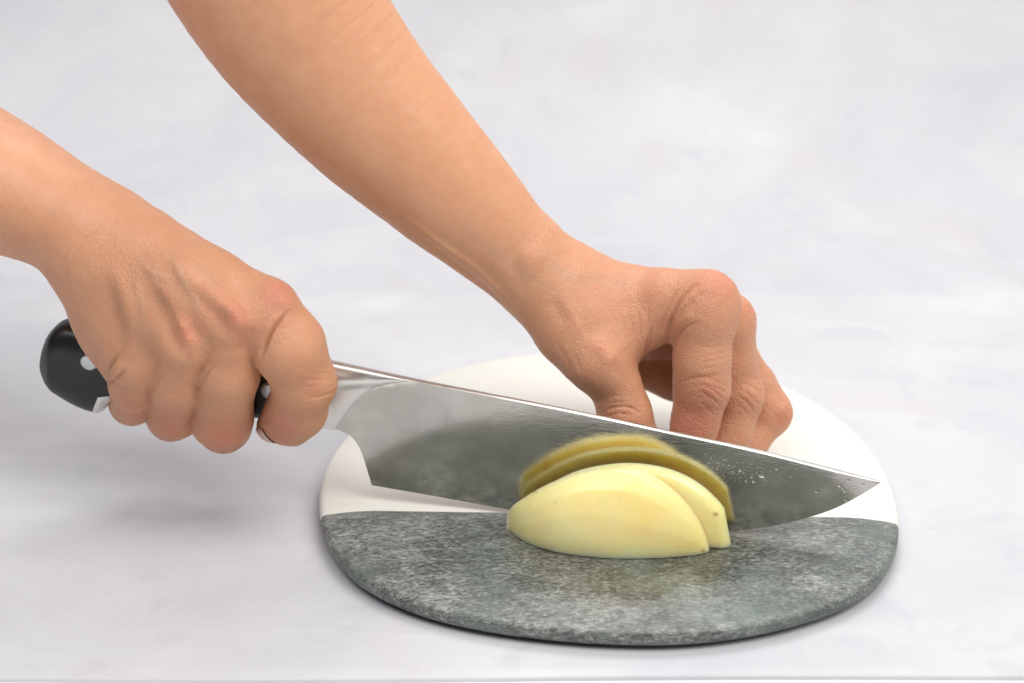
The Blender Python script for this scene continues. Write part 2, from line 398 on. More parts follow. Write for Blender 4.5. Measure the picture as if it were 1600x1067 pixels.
keep_side((150.5, 637), (165, 604), (175, 620)); keep_side((185, 600), (185, 640), (175, 620)); keep_side((150, 603), (190, 603), (170, 620))
me = bpy.data.meshes.new('end_cap'); bm.to_mesh(me); bm.free(); me.materials.clear(); me.materials.append(M_STEEL)
ec = bpy.data.objects.new('end_cap', me); COL.objects.link(ec); put(ec, kn)
def disc(name, c, r, h, mat, parent, n=24):
    V = [c + KN*h*.2]; 
    for rr_, hh_ in ((r*.8, h*.2), (r, 0), (r, -h*3)):
        V += [c + KD*(rr_*math.cos(2*math.pi*i/n)) + KU*(rr_*math.sin(2*math.pi*i/n)) + KN*hh_ for i in range(n)]
    Fc = [(0, 1+i, 1+(i+1) % n) for i in range(n)]
    for k in range(2):
        Fc += [(1+k*n+i, 1+k*n+(i+1) % n, 1+(k+1)*n+(i+1) % n, 1+(k+1)*n+i) for i in range(n)]
    o = mesh_obj(name, V, Fc, mat); o.parent = parent; return o
for (x, y, o_) in ((138, 566, 9.0), (277, 586, 8.7), (419, 611, 8.7)):
    disc('rivet', kp(x, y, o_), .0032, .0006, M_RIVET, hd)

# water drops on the blade: uncountable spray, one part
V, Fc = [], []
def drop(c, r, flat=.45):
    o = len(V); n, k = 10, 4
    V.append(c + KN*r*flat)
    for j in range(1, k+1):
        a = math.pi/2*j/k
        for i in range(n):
            b = 2*math.pi*i/n
            V.append(c + KD*(r*math.sin(a)*math.cos(b)) + KU*(r*math.sin(a)*math.sin(b)) + KN*(r*flat*math.cos(a)))
    for i in range(n): Fc.append((o, o+1+i, o+1+(i+1) % n))
    for j in range(k-1):
        for i in range(n): Fc.append((o+1+j*n+i, o+1+j*n+(i+1) % n, o+1+(j+1)*n+(i+1) % n, o+1+(j+1)*n+i))
def blade_pt(x, y):
    base = on_knife([(x, y)])[0]; return base + KN*(float(BLADE_HT(x, y))*.99)
for (x, y, rp) in ((1191, 739, 6), (1157, 731, 3.8), (1163, 735, 3), (1175, 742, 3), (1178, 749, 3.4), (1166, 748, 2.5), (1214, 729, 2.6), (1146, 733, 2.6), (1140, 723, 2.2),
                   (1312, 756, 3.4), (1326, 748, 3), (1320, 765, 2.6), (1322, 780, 2.6), (1317, 761, 2), (1349, 755, 2.2), (1276, 765, 3), (1247, 805, 2.6), (666, 750, 2), (692, 749, 1.6), (605, 602, 2.2)):
    drop(blade_pt(x, y), rp/4100)
for _ in range(120):
    x = RNG.normal(1150, 42); y = 690 + (x-1040)*.22 + RNG.normal(14, 11)
    if y > np.interp(x, SPINE[:, 0], SPINE[:, 1]) + 6: drop(blade_pt(x, y), RNG.uniform(.6, 1.5)/4100)
wd = mesh_obj('water_drops', V, Fc, M_WATER); put(wd, kn); wd['kind'] = 'stuff'

# ------------------------------------------------------------------ potato
PD = np.array([math.cos(math.radians(10.5)), -math.sin(math.radians(10.5)), 0]); PN = np.array([-PD[1], PD[0], 0])   # along, towards the back
PB = np.array([-.0385, -.0455, 0])
def on_slab(px, v): return on_plane(px, PB + PN*v, PN)
def blobs(V, lst):
    px = to_px(V); out = np.zeros(len(V))
    for x, y, r, a in lst: out = np.maximum(out, a*np.exp(-((px[:, 0]-x)**2 + (px[:, 1]-y)**2)/(r*r)))
    return out
def fbm(P, s, seed=0, oct=3):
    r = np.random.default_rng(seed); out = np.zeros(len(P)); a = 1.0
    for o in range(oct):
        for _ in range(4):
            d = r.normal(size=3); d /= np.linalg.norm(d)
            out += a*np.sin(P @ d*s*(2**o)*r.uniform(.7, 1.4) + r.uniform(0, 6.28))/4
        a *= .5
    return out
prof_px = curve([(791.5, 816), (792, 806), (800, 792), (816, 780), (842, 764), (872, 750), (910, 738), (950, 732.5), (985, 732), (1012, 739), (1042, 757), (1068, 780), (1090, 810), (1102, 835), (1108.5, 857)], 90)
front_px = curve([(791.5, 816), (794, 825), (806, 837), (830, 850), (870, 862), (920, 869), (965, 872), (1020, 871.5), (1060, 869), (1090, 866), (1106, 862), (1109, 858)], 200)
Pb = on_slab(prof_px, 0.0); ub = (Pb - PB) @ PD; zb = np.maximum(Pb[:, 2], 0.0)
Pf = at_z(front_px, .0004); uf = (Pf - PB) @ PD; vf = (Pf - PB) @ PN
iu = np.argsort(ub); 
us = ub.min() + (ub.max()-ub.min())*(.5 - .5*np.cos(np.linspace(.0, math.pi, 110)))
zs = np.interp(us, ub[iu], zb[iu]); jf = np.argsort(uf); vs = np.minimum(np.interp(us, uf[jf], vf[jf]), -.0006)
# end fading so that the ends are blunt
NT = 44; V = []
for u, z, v in zip(us, zs, vs):
    for k in range(NT):
        a = math.pi/2*k/(NT-1)
        n = 2.25
        # slightly faceted by the peeler
        fa = a/(math.pi/2)*3.6 + 11*(u - .0) + .45*math.sin(u*70); fa = fa - math.floor(fa) - .5; fz = 1 + (.018*4*fa*fa - .009)*math.sin(2*a)
        V.append(PB + PD*u + PN*(v*fz*math.sin(a)**(2/n)) + np.array([0, 0, 1])*(z*fz*math.cos(a)**(2/n) + .0004))
V = np.array(V); NU = len(us)
V += (PN*-1)*(fbm(V, 160, 3)*.00035*np.tile(np.sin(np.linspace(0, math.pi, NT)), NU))[:, None]
Fc = [(i*NT+j, (i+1)*NT+j, (i+1)*NT+j+1, i*NT+j+1) for i in range(NU-1) for j in range(NT-1)]
off = len(V); back = V.reshape(NU, NT, 3)[:, 0].copy(); back[:, 2] = .0004
V = np.vstack([V, back])
for i in range(NU-1):
    Fc.append((i*NT, off+i, off+i+1, (i+1)*NT)); Fc.append((off+i, i*NT+NT-1, (i+1)*NT+NT-1, off+i+1))
pt = mesh_obj('potato_wedge', V, Fc, M_POTATO); pt.data.set_sharp_from_angle(angle=math.radians(50))
pt['label'] = 'large rounded peeled potato piece in front, lying flat side down on slate'; pt['category'] = 'potato'
attr(pt, 'spot', blobs(np.array([v.co for v in pt.data.vertices]), [(836, 767, 2.6, .7), (867, 785, 1.6, .4), (818, 826, 1.8, .35), (879, 821, 1.6, .3), (1099, 860, 3, .7), (1090, 803, 2.2, .5)]))

# the slice just behind it
sl_px = curve([(800, 812), (815, 790), (850, 765), (895, 742), (940, 731), (985, 727.5), (1030, 733), (1066, 745), (1096, 763), (1118, 783), (1129, 796)], 70)
sl_px = np.vstack([sl_px, curve([(1130.5, 799), (1133.5, 815), (1137.5, 838), (1140.5, 853)], 12)])
v0, v1 = .0008, .0060
Pa = on_slab(sl_px, v1*.55); ua = (Pa - PB) @ PD; za = np.maximum(Pa[:, 2], .0004)
M_ = len(ua); V = []; 
prof_v = [(v0, -.0030), (v0+.0003, -.0020), (v0+.0009, -.0011), (v0+.0018, -.0004), (v1*.55, .0), (v1*.8, .0003), (v1-.0002, .0001), (v1, -.0002)]
cu = ua.mean()
for (vv, dz) in prof_v:
    for u, z in zip(ua, za):
        k = 1 + dz/.03
        V.append(PB + PD*(cu + (u-cu)*k) + PN*vv + np.array([0, 0, 1])*max(.0004, z*k))
Fc = []
for k in range(len(prof_v)-1):
    for i in range(M_-1): Fc.append((k*M_+i, (k+1)*M_+i, (k+1)*M_+i+1, k*M_+i+1))
nb_ = len(V)
for k in range(len(prof_v)):
    p = np.array(V[k*M_]); q = np.array(V[k*M_+M_-1]); p[2] = q[2] = .0004; V += [p, q]
for k in range(len(prof_v)-1):
    Fc.append((k*M_+M_-1, (k+1)*M_+M_-1, nb_+2*k+3, nb_+2*k+1)); Fc.append((k*M_, (k+1)*M_, nb_+2*k+2, nb_+2*k))
    Fc.append((nb_+2*k, nb_+2*k+1, nb_+2*k+3, nb_+2*k+2))
L_ = len(prof_v)-1
Fc.append(tuple(list(range(M_)) + [nb_+1, nb_])); Fc.append(tuple(list(range(L_*M_, L_*M_+M_)) + [nb_+2*L_+1, nb_+2*L_]))
ps = mesh_obj('potato_slice', V, Fc, M_POTATO); ps.data.set_sharp_from_angle(angle=math.radians(32))
ps['label'] = 'thin potato slice standing between the large potato piece and the blade'; ps['category'] = 'potato slice'
attr(ps, 'spot', blobs(np.array([v.co for v in ps.data.vertices]), [(1118, 803, 3.5, .9)]))

# ------------------------------------------------------------------ hands: distance fields turned into one skin each
def cone(p, a, b, ra, rb):
    ba = b - a; t = np.clip(((p - a) @ ba)/(ba @ ba), 0, 1)
    return np.linalg.norm(p - a - t[:, None]*ba, axis=1) - (ra + (rb - ra)*t)
def smin(a, b, k):
    h = np.clip(.5 + .5*(b - a)/k, 0, 1); return b + (a - b)*h - k*h*(1 - h)
def chain_field(p, ch):
    k, joints = ch
    if k < .0001:                                        # smooth limb: nearest point of the axis, radius running along it
        best = np.full(len(p), 1e9); rad = np.zeros(len(p))
        for (a, ra), (b, rb) in zip(joints[:-1], joints[1:]):
            ba = b - a; q = p - a; t = np.clip((q @ ba)/(ba @ ba), 0, 1); q -= t[:, None]*ba
            e = np.einsum('ij,ij->i', q, q); m_ = e < best
            best[m_] = e[m_]; rad[m_] = (ra + (rb - ra)*t)[m_]
        return np.sqrt(best) - rad
    d = None
    for (a, ra), (b, rb) in zip(joints[:-1], joints[1:]):
        e = cone(p, a, b, ra, rb); d = e if d is None else smin(d, e, k)
    return d
class Body:
    def __init__(s): s.chains = []           # (group k, inner k, joints)
    def add(s, kg, k, joints): s.chains.append((kg, k, [(np.asarray(j[0], float), j[1]*1e-3) for j in joints]))
    def fit(s, deltas):
        """small hand-fitted shifts (right, up, radius, in 0.1 mm) for every joint in order"""
        right, up = np.array([1.0, 0, 0]), np.array([0, SP, CP]); it = iter(np.array(deltas).reshape(-1, 3)*1e-4)
        s.chains = [(kg, k, [(p + right*d[0] + up*d[1], r + d[2]) for (p, r), d in zip(J, it)]) for kg, k, J in s.chains]
        for i, (kg, k, J) in enumerate(s.chains):            # long limbs: a smooth tube instead of a row of joints
            if k == .0025:
                q = curve(np.array([[*p, r] for p, r in J]), 3*len(J))
                for _ in range(8): q[1:-1] = .25*q[:-2] + .5*q[1:-1] + .25*q[2:]
                s.chains[i] = (kg, .00005, [(v[:3], v[3]) for v in q])
    def f(s, p):
        d = None
        for kg, k, J in s.chains:
            lo_ = np.min([j[0]-j[1] for j in J], 0) - .02; hi_ = np.max([j[0]+j[1] for j in J], 0) + .02
            near = np.all((p > lo_) & (p < hi_), 1)
            e = np.full(len(p), .02)
            if near.any(): e[near] = chain_field(p[near], (k, J))
            d = e if d is None else smin(d, e, kg)
        return d
def surface_nets(Fv, org, h):
    S = Fv < 0
    c = np.zeros(np.array(Fv.shape)-1, np.int8); nx, ny, nz = Fv.shape
    offs = [(i, j, k) for i in (0, 1) for j in (0, 1) for k in (0, 1)]
    for i, j, k in offs: c += S[i:nx-1+i, j:ny-1+j, k:nz-1+k]
    act = (c > 0) & (c < 8); I = np.argwhere(act)
    ids = np.full(c.shape, -1, np.int32); ids[act] = np.arange(len(I))
    acc = np.zeros((len(I), 3)); cnt = np.zeros(len(I))
    val = {o: Fv[I[:, 0]+o[0], I[:, 1]+o[1], I[:, 2]+o[2]] for o in offs}
    for o in offs:
        for ax in range(3):
            if o[ax] == 0:
                q = list(o); q[ax] = 1; q = tuple(q)
                a, b = val[o], val[q]; m_ = (a < 0) != (b < 0)
                t = np.where(m_, a/np.where(m_, a - b, 1), 0)
                pos = np.array(o, float)[None] + np.eye(3)[ax][None]*t[:, None]
                acc += pos*m_[:, None]; cnt += m_
    V = org + h*(I + acc/cnt[:, None])
    faces = []
    for ax in range(3):
        u, v = (ax+1) % 3, (ax+2) % 3
        sl0 = [slice(None)]*3; sl1 = [slice(None)]*3
        sl0[ax] = slice(0, -1); sl1[ax] = slice(1, None)
        A, Bs = S[tuple(sl0)], S[tuple(sl1)]
        E = np.argwhere(A != Bs)
        E = E[(E[:, u] > 0) & (E[:, v] > 0) & (E[:, u] < Fv.shape[u]-1) & (E[:, v] < Fv.shape[v]-1)]
        ins = A[E[:, 0], E[:, 1], E[:, 2]]
        def cell(du, dv):
            q = E.copy(); q[:, u] -= du; q[:, v] -= dv; return ids[q[:, 0], q[:, 1], q[:, 2]]
        q = np.stack([cell(1, 1), cell(0, 1), cell(0, 0), cell(1, 0)], 1)
        q[~ins] = q[~ins][:, ::-1]; faces.append(q)
    return V, np.vstack(faces)
def skin_mesh(body, h):
    lo_ = np.min([j[0]-j[1] for _, _, J in body.chains for j in J], 0) - .006
    hi_ = np.max([j[0]+j[1] for _, _, J in body.chains for j in J], 0) + .006
    nb3 = np.ceil((hi_ - lo_)/(4*h)).astype(int)
    g = np.stack(np.meshgrid(*[lo_[i] + 4*h*(np.arange(nb3[i]) + .375) for i in range(3)], indexing='ij'), -1)
    Cc = body.f(g.reshape(-1, 3)).reshape(nb3)
    Fv = np.repeat(np.repeat(np.repeat(Cc, 4, 0), 4, 1), 4, 2).astype(np.float64)
    A = np.argwhere(np.abs(Cc) < 4*h*1.9)
    o4 = np.stack(np.meshgrid(*[np.arange(4)]*3, indexing='ij'), -1).reshape(-1, 3)
    idx = (A[:, None]*4 + o4[None]).reshape(-1, 3)
    Fv[idx[:, 0], idx[:, 1], idx[:, 2]] = body.f(lo_ + h*idx)
    V, Q = surface_nets(Fv, lo_, h)
    def grad(V, e=.0006):
        G = np.stack([(body.f(V + np.eye(3)[i]*e) - body.f(V - np.eye(3)[i]*e))/(2*e) for i in range(3)], 1)
        return G
    for _ in range(1):
        G = grad(V, .0004); d = body.f(V); L = np.maximum((G**2).sum(1), .3)
        V = V - G*np.clip(d/L, -h, h)[:, None]
    G = grad(V); N = G/np.maximum(np.linalg.norm(G, axis=1), 1e-6)[:, None]
    return V, Q, N
def seg_dist(px, pts):
    """distance to a polyline and where along it (0..1) the nearest point lies"""
    pts = np.asarray(pts, float); best = np.full(len(px), 1e9); along = np.zeros(len(px))
    L = np.hypot(*np.diff(pts, axis=0).T); S = np.r_[0, np.cumsum(L)]
    for i, (a, b) in enumerate(zip(pts[:-1], pts[1:])):
        ba = b - a; t = np.clip(((px - a) @ ba)/(ba @ ba), 0, 1)
        d = np.hypot(*(px - a - t[:, None]*ba).T); m_ = d < best
        best = np.where(m_, d, best); along = np.where(m_, (S[i] + t*L[i])/S[-1], along)
    return best, along, S[-1]
def sculpt(V, N, marks):
    """marks: (polyline, width px, height mm) pressed into or raised from the skin that faces this way"""
    px = to_px(V); view = CAM - V; view /= np.linalg.norm(view, axis=1)[:, None]
    fac = smoothstep(.05, .40, (N*view).sum(1))
    D = np.zeros(len(V))
    for pts, w, hmm in marks:
        pts = np.asarray(pts, float)
        if len(pts) > 2: pts = curve(pts, 5*len(pts))
        bb = (px[:, 0] > pts[:, 0].min()-3*w) & (px[:, 0] < pts[:, 0].max()+3*w) & (px[:, 1] > pts[:, 1].min()-3*w) & (px[:, 1] < pts[:, 1].max()+3*w)
        if not bb.any(): continue
        d, t, L = seg_dist(px[bb], pts)
        tap = smoothstep(0, .35, t)*smoothstep(1, .65, t) if L > 2.5*w else 1.0
        D[bb] += hmm*1e-3*np.exp(-(d/w)**2)*tap
    return V + N*(D*fac)[:, None]

person = empty('person', 'bare arms of a person, one hand gripping the knife, the other pressed down behind it', 'person', (-.35, .05, ZT))
bpy.context.view_layer.update()

#---- hand on the knife
R = Body()
K = kp
# forearm and wrist
R.add(.005, .0025, [(K(-420, 92, -40), 32), (K(-280, 158, -32), 30.5), (K(-155, 216, -24), 28.5), (K(-95, 245, -20), 27.5), (K(-37, 272, -14), 26), (K(13, 295, -9), 24.6), (K(48, 315, -5), 23), (K(79, 330, -2), 22), (K(105, 343, 0), 21.2), (K(138, 366, 4), 20.8), (K(165, 386, 7), 20)])
R.add(.008, .004, [(K(-100, 250, -6), 22), (K(0, 297, 2), 19.5), (K(110, 352, 10), 15)])
# palm block
R.add(.010, .010, [(K(150, 385, 8), 20), (K(250, 440, 12), 20), (K(345, 490, 12), 18), (K(400, 490, 14), 13.5)])
R.add(.006, .010, [(K(135, 420, 10), 17), (K(175, 500, 13), 15), (K(205, 565, 14), 12)])
R.add(.010, .010, [(K(170, 420, 10), 18), (K(240, 520, 15), 16), (K(300, 560, 16), 12)])
# metacarpals
R.add(.007, .006, [(K(230, 390, 10), 13.5), (K(330, 430, 16), 12.5), (K(414, 479, 18), 12.6)])
R.add(.006, .006, [(K(215, 405, 14), 12), (K(290, 440, 24), 9.5), (K(358, 502, 27), 10.2)])
R.add(.006, .006, [(K(190, 420, 14), 12), (K(240, 470, 25), 9.5), (K(288, 535, 30), 9.6)])
R.add(.006, .006, [(K(160, 430, 12), 12), (K(190, 500, 22), 9.5), (K(213, 565, 27), 9.0)])
# heel of the hand behind, to the handle
R.add(.005, .008, [(K(150, 440, 0), 15), (K(170, 520, -2), 12)])
# fingers
R.add(.0030, .004, [(K(414, 479, 19), 12.4), (K(448, 540, 21), 12.0), (K(477, 598, 19), 11.3)])
R.add(.0030, .003, [(K(477, 598, 19), 11.4), (K(464, 640, 14), 10.9), (K(452, 655, 11), 10.2), (K(424, 664, 9), 6.6)])
R.add(.0004, .004, [(K(360, 505, 26), 10.0), (K(356, 580, 23.5), 10.9), (K(350, 655, 15), 11.7), (K(350, 664, -8), 10), (K(352, 630, -17), 8.5)])
R.add(.0004, .004, [(K(288, 540, 29), 9.2), (K(278, 595, 23.5), 9.9), (K(267, 642, 13), 10.4), (K(268, 648, -8), 9.3), (K(275, 610, -17), 8)])
R.add(.0004, .004, [(K(216, 570, 26), 8.4), (K(211, 598, 20), 9.2), (K(205, 623, 11), 9.4), (K(205, 628, -7), 8.3), (K(212, 600, -15), 7)])
# thumb on the far side
R.add(.006, .006, [(K(200, 420, -6), 14), (K(310, 500, -18), 11.5), (K(400, 570, -20), 10.5), (K(462, 605, -17), 8.5)])
R.fit([0, 0, 0, 0, 0, 0, 0, 0, 0, 0, 0, 0, 0, -1, -1, -2, -1, -2, 1, 5, -8, 0, 2, -10, 1, 3, -10, 4, 5, -14, 3, 4, -1, 0, 0, 0, 0, 2, -2, 1, 3, -4, 11, 8, -16, -7, -10, -12, -4, -6, -7, -3, -8, -10, 24, 10, -27, 15, 4, -16, 4, 3, -4, 12, 4, -14, 0, 0, 0, 0, 0, 0, -4, -6, -7, -9, -17, -21, -8, -17, -18, 0, 0, 0, 0, 0, 0, 0, 0, 0, 0, 0, 0, 0, 0, 0, 0, 0, 0, 0, 0, 0, 0, 0, 0, 0, 0, 0, 3, 1, -3, 2, 0, -2, 9, -16, -7, 7, -3, 4, -2, 8, 1, -7, 2, -6, 0, 4, -2, -3, 5, -3, 6, 1, -5, 0, 0, 0, 0, 0, 0, -9, 7, -7, -1, 1, -2, 0, 0, 0, 0, 0, 0, 0, 0, 0, 10, 4, -3, 1, 1, -1, 0, 0, 0, 0, 0, 0, 1, 1, -1, 15, 4, -10, 3, 1, -2, 0, 0, 0, 0, 0, 0, 0, 0, 0, 0, 0, 0, 0, 0, 0])
V, Q, N = skin_mesh(R, .00056)
marks = [
 # tendons and knuckles
 ([(262, 392), (290, 425), (320, 455), (348, 478), (372, 502), (392, 532)], 15, 1.7), ([(226, 400), (246, 438), (266, 470), (282, 502), (296, 540), (302, 570)], 14, 1.6), ([(172, 400), (190, 450), (203, 500), (212, 560)], 14, 1.1),
 ([(362, 486), (374, 502)], 15, 1.5), ([(286, 512), (294, 530)], 14, 1.3), ([(206, 528), (210, 548)], 13, .7), ([(430, 454), (448, 470)], 17, 1.1),
 # hollows between them
 ([(285, 440), (312, 462), (334, 488), (352, 520), (362, 550)], 15, -1.2), ([(228, 440), (250, 474), (268, 510), (282, 548), (286, 575)], 15, -1.2), ([(160, 430), (176, 470), (190, 520), (196, 560)], 13, -.8), ([(398, 505), (388, 530), (384, 560)], 13, -.7), ([(330, 425), (370, 450), (400, 470)], 16, -.5),
 # veins
 ([(262, 398), (276, 420), (284, 436), (300, 462), (318, 500)], 5, .38), ([(212, 402), (236, 426), (262, 434), (284, 436)], 5, .32), ([(200, 420), (216, 455), (224, 490), (226, 530)], 5, .3), ([(300, 405), (322, 432), (345, 452)], 3.4, .25),
 # wrist creases
 ([(172, 346), (150, 362), (125, 384), (105, 416), (96, 448)], 2.6, -.42), ([(184, 370), (160, 386), (134, 412), (114, 446)], 2.6, -.40), ([(178, 392), (150, 408), (126, 434), (108, 462)], 2.6, -.28), ([(150, 440), (130, 465), (116, 492)], 2.6, -.24), ([(160, 340), (130, 362), (104, 392), (90, 420)], 3, -.25), ([(190, 392), (170, 410), (150, 430)], 2.6, -.2),
 # folds at the outer edge of the hand
 ([(194, 545), (180, 560), (168, 576), (160, 594)], 3.0, -1.0), ([(200, 574), (184, 588), (166, 600)], 2.8, -.8), ([(158, 540), (148, 554), (138, 570)], 3.0, -.55), ([(172, 540), (160, 556), (150, 576)], 6, .6), ([(192, 566), (178, 580), (166, 592)], 5, .6), ([(120, 500), (134, 524), (150, 552)], 5, -.35), ([(176, 530), (160, 548), (146, 562)], 2.4, -.3),
 # index crease and joint wrinkles
 ([(458, 480), (442, 498), (426, 517), (412, 545), (404, 572)], 3.0, -1.8), ([(442, 486), (424, 508), (410, 530)], 9, .5),
 ([(478, 622), (496, 620), (512, 615), (526, 608)], 1.9, -.45), ([(470, 594), (490, 592), (508, 592), (524, 588)], 1.8, -.28), ([(474, 584), (494, 583), (520, 579)], 1.7, -.22), ([(468, 603), (484, 604), (500, 602)], 1.7, -.22), ([(484, 574), (504, 574), (520, 570)], 1.7, -.16), ([(490, 600), (506, 604)], 12, .4),
 ([(328, 671), (350, 675), (372, 673), (394, 666)], 1.8, -.34), ([(326, 681), (350, 685), (374, 682), (390, 676)], 1.8, -.30), ([(332, 662), (356, 664), (386, 659)], 1.7, -.22), ([(244, 660), (264, 664), (290, 662)], 1.8, -.22), ([(246, 669), (266, 673), (288, 670)], 1.8, -.2), ([(186, 642), (204, 646), (220, 642)], 1.8, -.16),
 ([(350, 552), (332, 570), (316, 592), (306, 616), (303, 630)], 3.0, -.5), ([(276, 560), (258, 578), (244, 596), (234, 620), (232, 632)], 3.0, -.45), ([(336, 575), (318, 605)], 8, .3),
]
for i in range(10):                                   # fine crossing lines over the knuckles
    for (cx_, cy_, w_, h_) in ((440, 462, 44, 22), (366, 496, 34, 20), (292, 520, 28, 20)):
        x = cx_ - w_/2 + i*w_/9; jx, jy = RNG.uniform(-2, 2, 2)
        marks.append(([(x + jx, cy_ - h_/2 + jy + i*.8), (x + 5, cy_ + jy), (x + 12 + jx, cy_ + h_/2 + i*.8)], 1.7, -.13))
        marks.append(([(x + jx, cy_ + h_/2 + jy), (x + 6, cy_ + i*.5), (x + 10 + jx, cy_ - h_/2)], 1.7, -.09))
px_ = to_px(V)
V = sculpt(V, N, marks)
V += N*(fbm(V, 420, 7, 3)*.00012)[:, None]
ra = big_mesh('arm', V, Q, M_SKIN); put(ra, person); ra['label'] = 'lower arm with its hand wrapped around the knife handle'
px = to_px(V)
red = .22 + .0*px[:, 0]
for x, y, r, a in ((436, 462, 34, .75), (366, 494, 36, .6), (384, 524, 30, .45), (292, 520, 34, .55), (330, 470, 60, .35), (440, 480, 60, .4), (297, 553, 10, .5), (207, 527, 14, .35), (485, 598, 30, .45), (355, 680, 48, .65), (268, 665, 42, .60), (206, 640, 38, .55), (440, 670, 40, .65), (335, 500, 20, .3), (180, 580, 22, .25)):
    red = np.maximum(red, a*np.exp(-((px[:, 0]-x)**2 + (px[:, 1]-y)**2)/(r*r)))
attr(ra, 'red', red)
def vein_map(px, lines, w):
    out = np.zeros(len(px))
    for pts, a in lines:
        d, t, L = seg_dist(px, curve(pts, 6*len(pts))); out = np.maximum(out, a*np.exp(-(d/w)**2)*smoothstep(0, .2, t)*smoothstep(1, .8, t))
    return out
attr(ra, 'vein', vein_map(px, [([(262, 398), (276, 420), (284, 436), (300, 462), (318, 500)], .3), ([(212, 402), (236, 426), (262, 434), (284, 436)], .3), ([(200, 420), (216, 455), (224, 490), (226, 530)], .25), ([(300, 405), (322, 432), (345, 452)], .2), ([(60, 330), (110, 340), (150, 350), (200, 380)], .15)], 7))
attr(ra, 'detail', .35 + .65*smoothstep(60, 200, px[:, 0]))
# nail of the curled index finger: a thin plate that follows the fingertip
def nail(V, Q, N, centre, ang, a, b, anchor, facing, parent):
    px = to_px(V); d = px - np.array(centre); c, s_ = math.cos(ang), math.sin(ang)
    rho = np.hypot((d[:, 0]*c + d[:, 1]*s_)/a, (-d[:, 0]*s_ + d[:, 1]*c)/b)
    ok = (rho < 1.15) & (np.linalg.norm(V - anchor, axis=1) < .012) & (N @ facing > .15)
    fq = Q[ok[Q].all(1)]
    if len(fq) < 4: return
    used, inv = np.unique(fq, return_inverse=True)
    P = V[used] + N[used]*(.00055*smoothstep(1.15, .92, rho[used]) - .00005)[:, None]
    o = big_mesh('fingernail', P, inv.reshape(-1, 4), M_NAIL); o.parent = parent; return o
nail(V, Q, N, (413, 681), math.radians(36), 19, 9, kp(418, 674, 8), np.array([-.45, -.45, -.77]), ra)

#---- hand steadying behind the blade
Lb = Body(); Y = yp
Lb.add(.005, .0025, [(Y(180, -520, 18), 38), (Y(262, -350, 17), 38.5), (Y(336, -209, 16), 37.2), (Y(399, -74, 16), 35.6), (Y(466, 38, 14.5), 33.8), (Y(538, 131, 11.5), 30.2), (Y(614, 215, 8.5), 27.6), (Y(693, 288, 6), 24), (Y(766, 361, 3.5), 20.2), (Y(809, 396, 2), 17.8)])
Lb.add(.008, .004, [(Y(600, 205, 22), 22), (Y(720, 315, 20), 18), (Y(810, 400, 19), 13.5), (Y(880, 445, 20), 14)])
Lb.add(.008, .006, [(Y(690, 318, 2), 15), (Y(766, 400, 4), 10.5), (Y(826, 462, 5), 10)])
# palm
Lb.add(.005, .010, [(Y(812, 399, 4), 18), (Y(900, 455, 4), 18), (Y(1000, 470, 2), 14), (Y(1080, 474, -4), 12)])
Lb.add(.010, .010, [(Y(850, 430, 18), 15), (Y(980, 490, 22), 15), (Y(1090, 520, 16), 12)])
Lb.add(.010, .008, [(Y(870, 480, 30), 13), (Y(960, 545, 34), 12), (Y(1060, 583, 30), 9.5), (Y(1120, 580, 28), 9.5)])
# thumb with its ball
Lb.add(.009, .008, [(Y(845, 450, 0), 15), (Y(890, 510, -6), 15), (Y(934, 560, -12), 12)])
Lb.add(.005, .005, [(Y(934, 556, -13), 11.8), (Y(956, 605, -15), 10.6), (Y(972, 645, -17), 10.2), (Y(992, 700, -19), 9.5), (Y(1000, 722, -20), 8)])
# web between thumb and index
Lb.add(.008, .006, [(Y(930, 500, -4), 11), (Y(985, 510, -4), 9), (Y(1040, 482, -5), 8)])
# fingers
Lb.add(.0035, .005, [(Y(1040, 462, -4), 11), (Y(1100, 470, -9), 11.6), (Y(1101, 492, -10), 11.2), (Y(1097, 560, -13), 9.9), (Y(1097, 605, -14), 9.8), (Y(1086, 660, -17), 8.2), (Y(1072, 718, -21), 7.4), (Y(1066, 735, -22), 6.8)])
Lb.add(.0014, .005, [(Y(1070, 490, 8), 11), (Y(1132, 506, 4), 11.3), (Y(1140, 560, 3), 9.6), (Y(1151, 618, 0), 9.5), (Y(1140, 675, -5), 8.3), (Y(1110, 728, -12), 7)])
Lb.add(.0014, .005, [(Y(1090, 530, 20), 10.5), (Y(1150, 560, 17), 10), (Y(1178, 600, 16), 9), (Y(1202, 645, 12), 8.9), (Y(1175, 692, 4), 7.8), (Y(1140, 735, -4), 6.6)])
Lb.add(.003, .005, [(Y(1100, 570, 30), 9.5), (Y(1150, 600, 26), 8), (Y(1165, 650, 20), 7.5), (Y(1140, 700, 8), 6.5)])
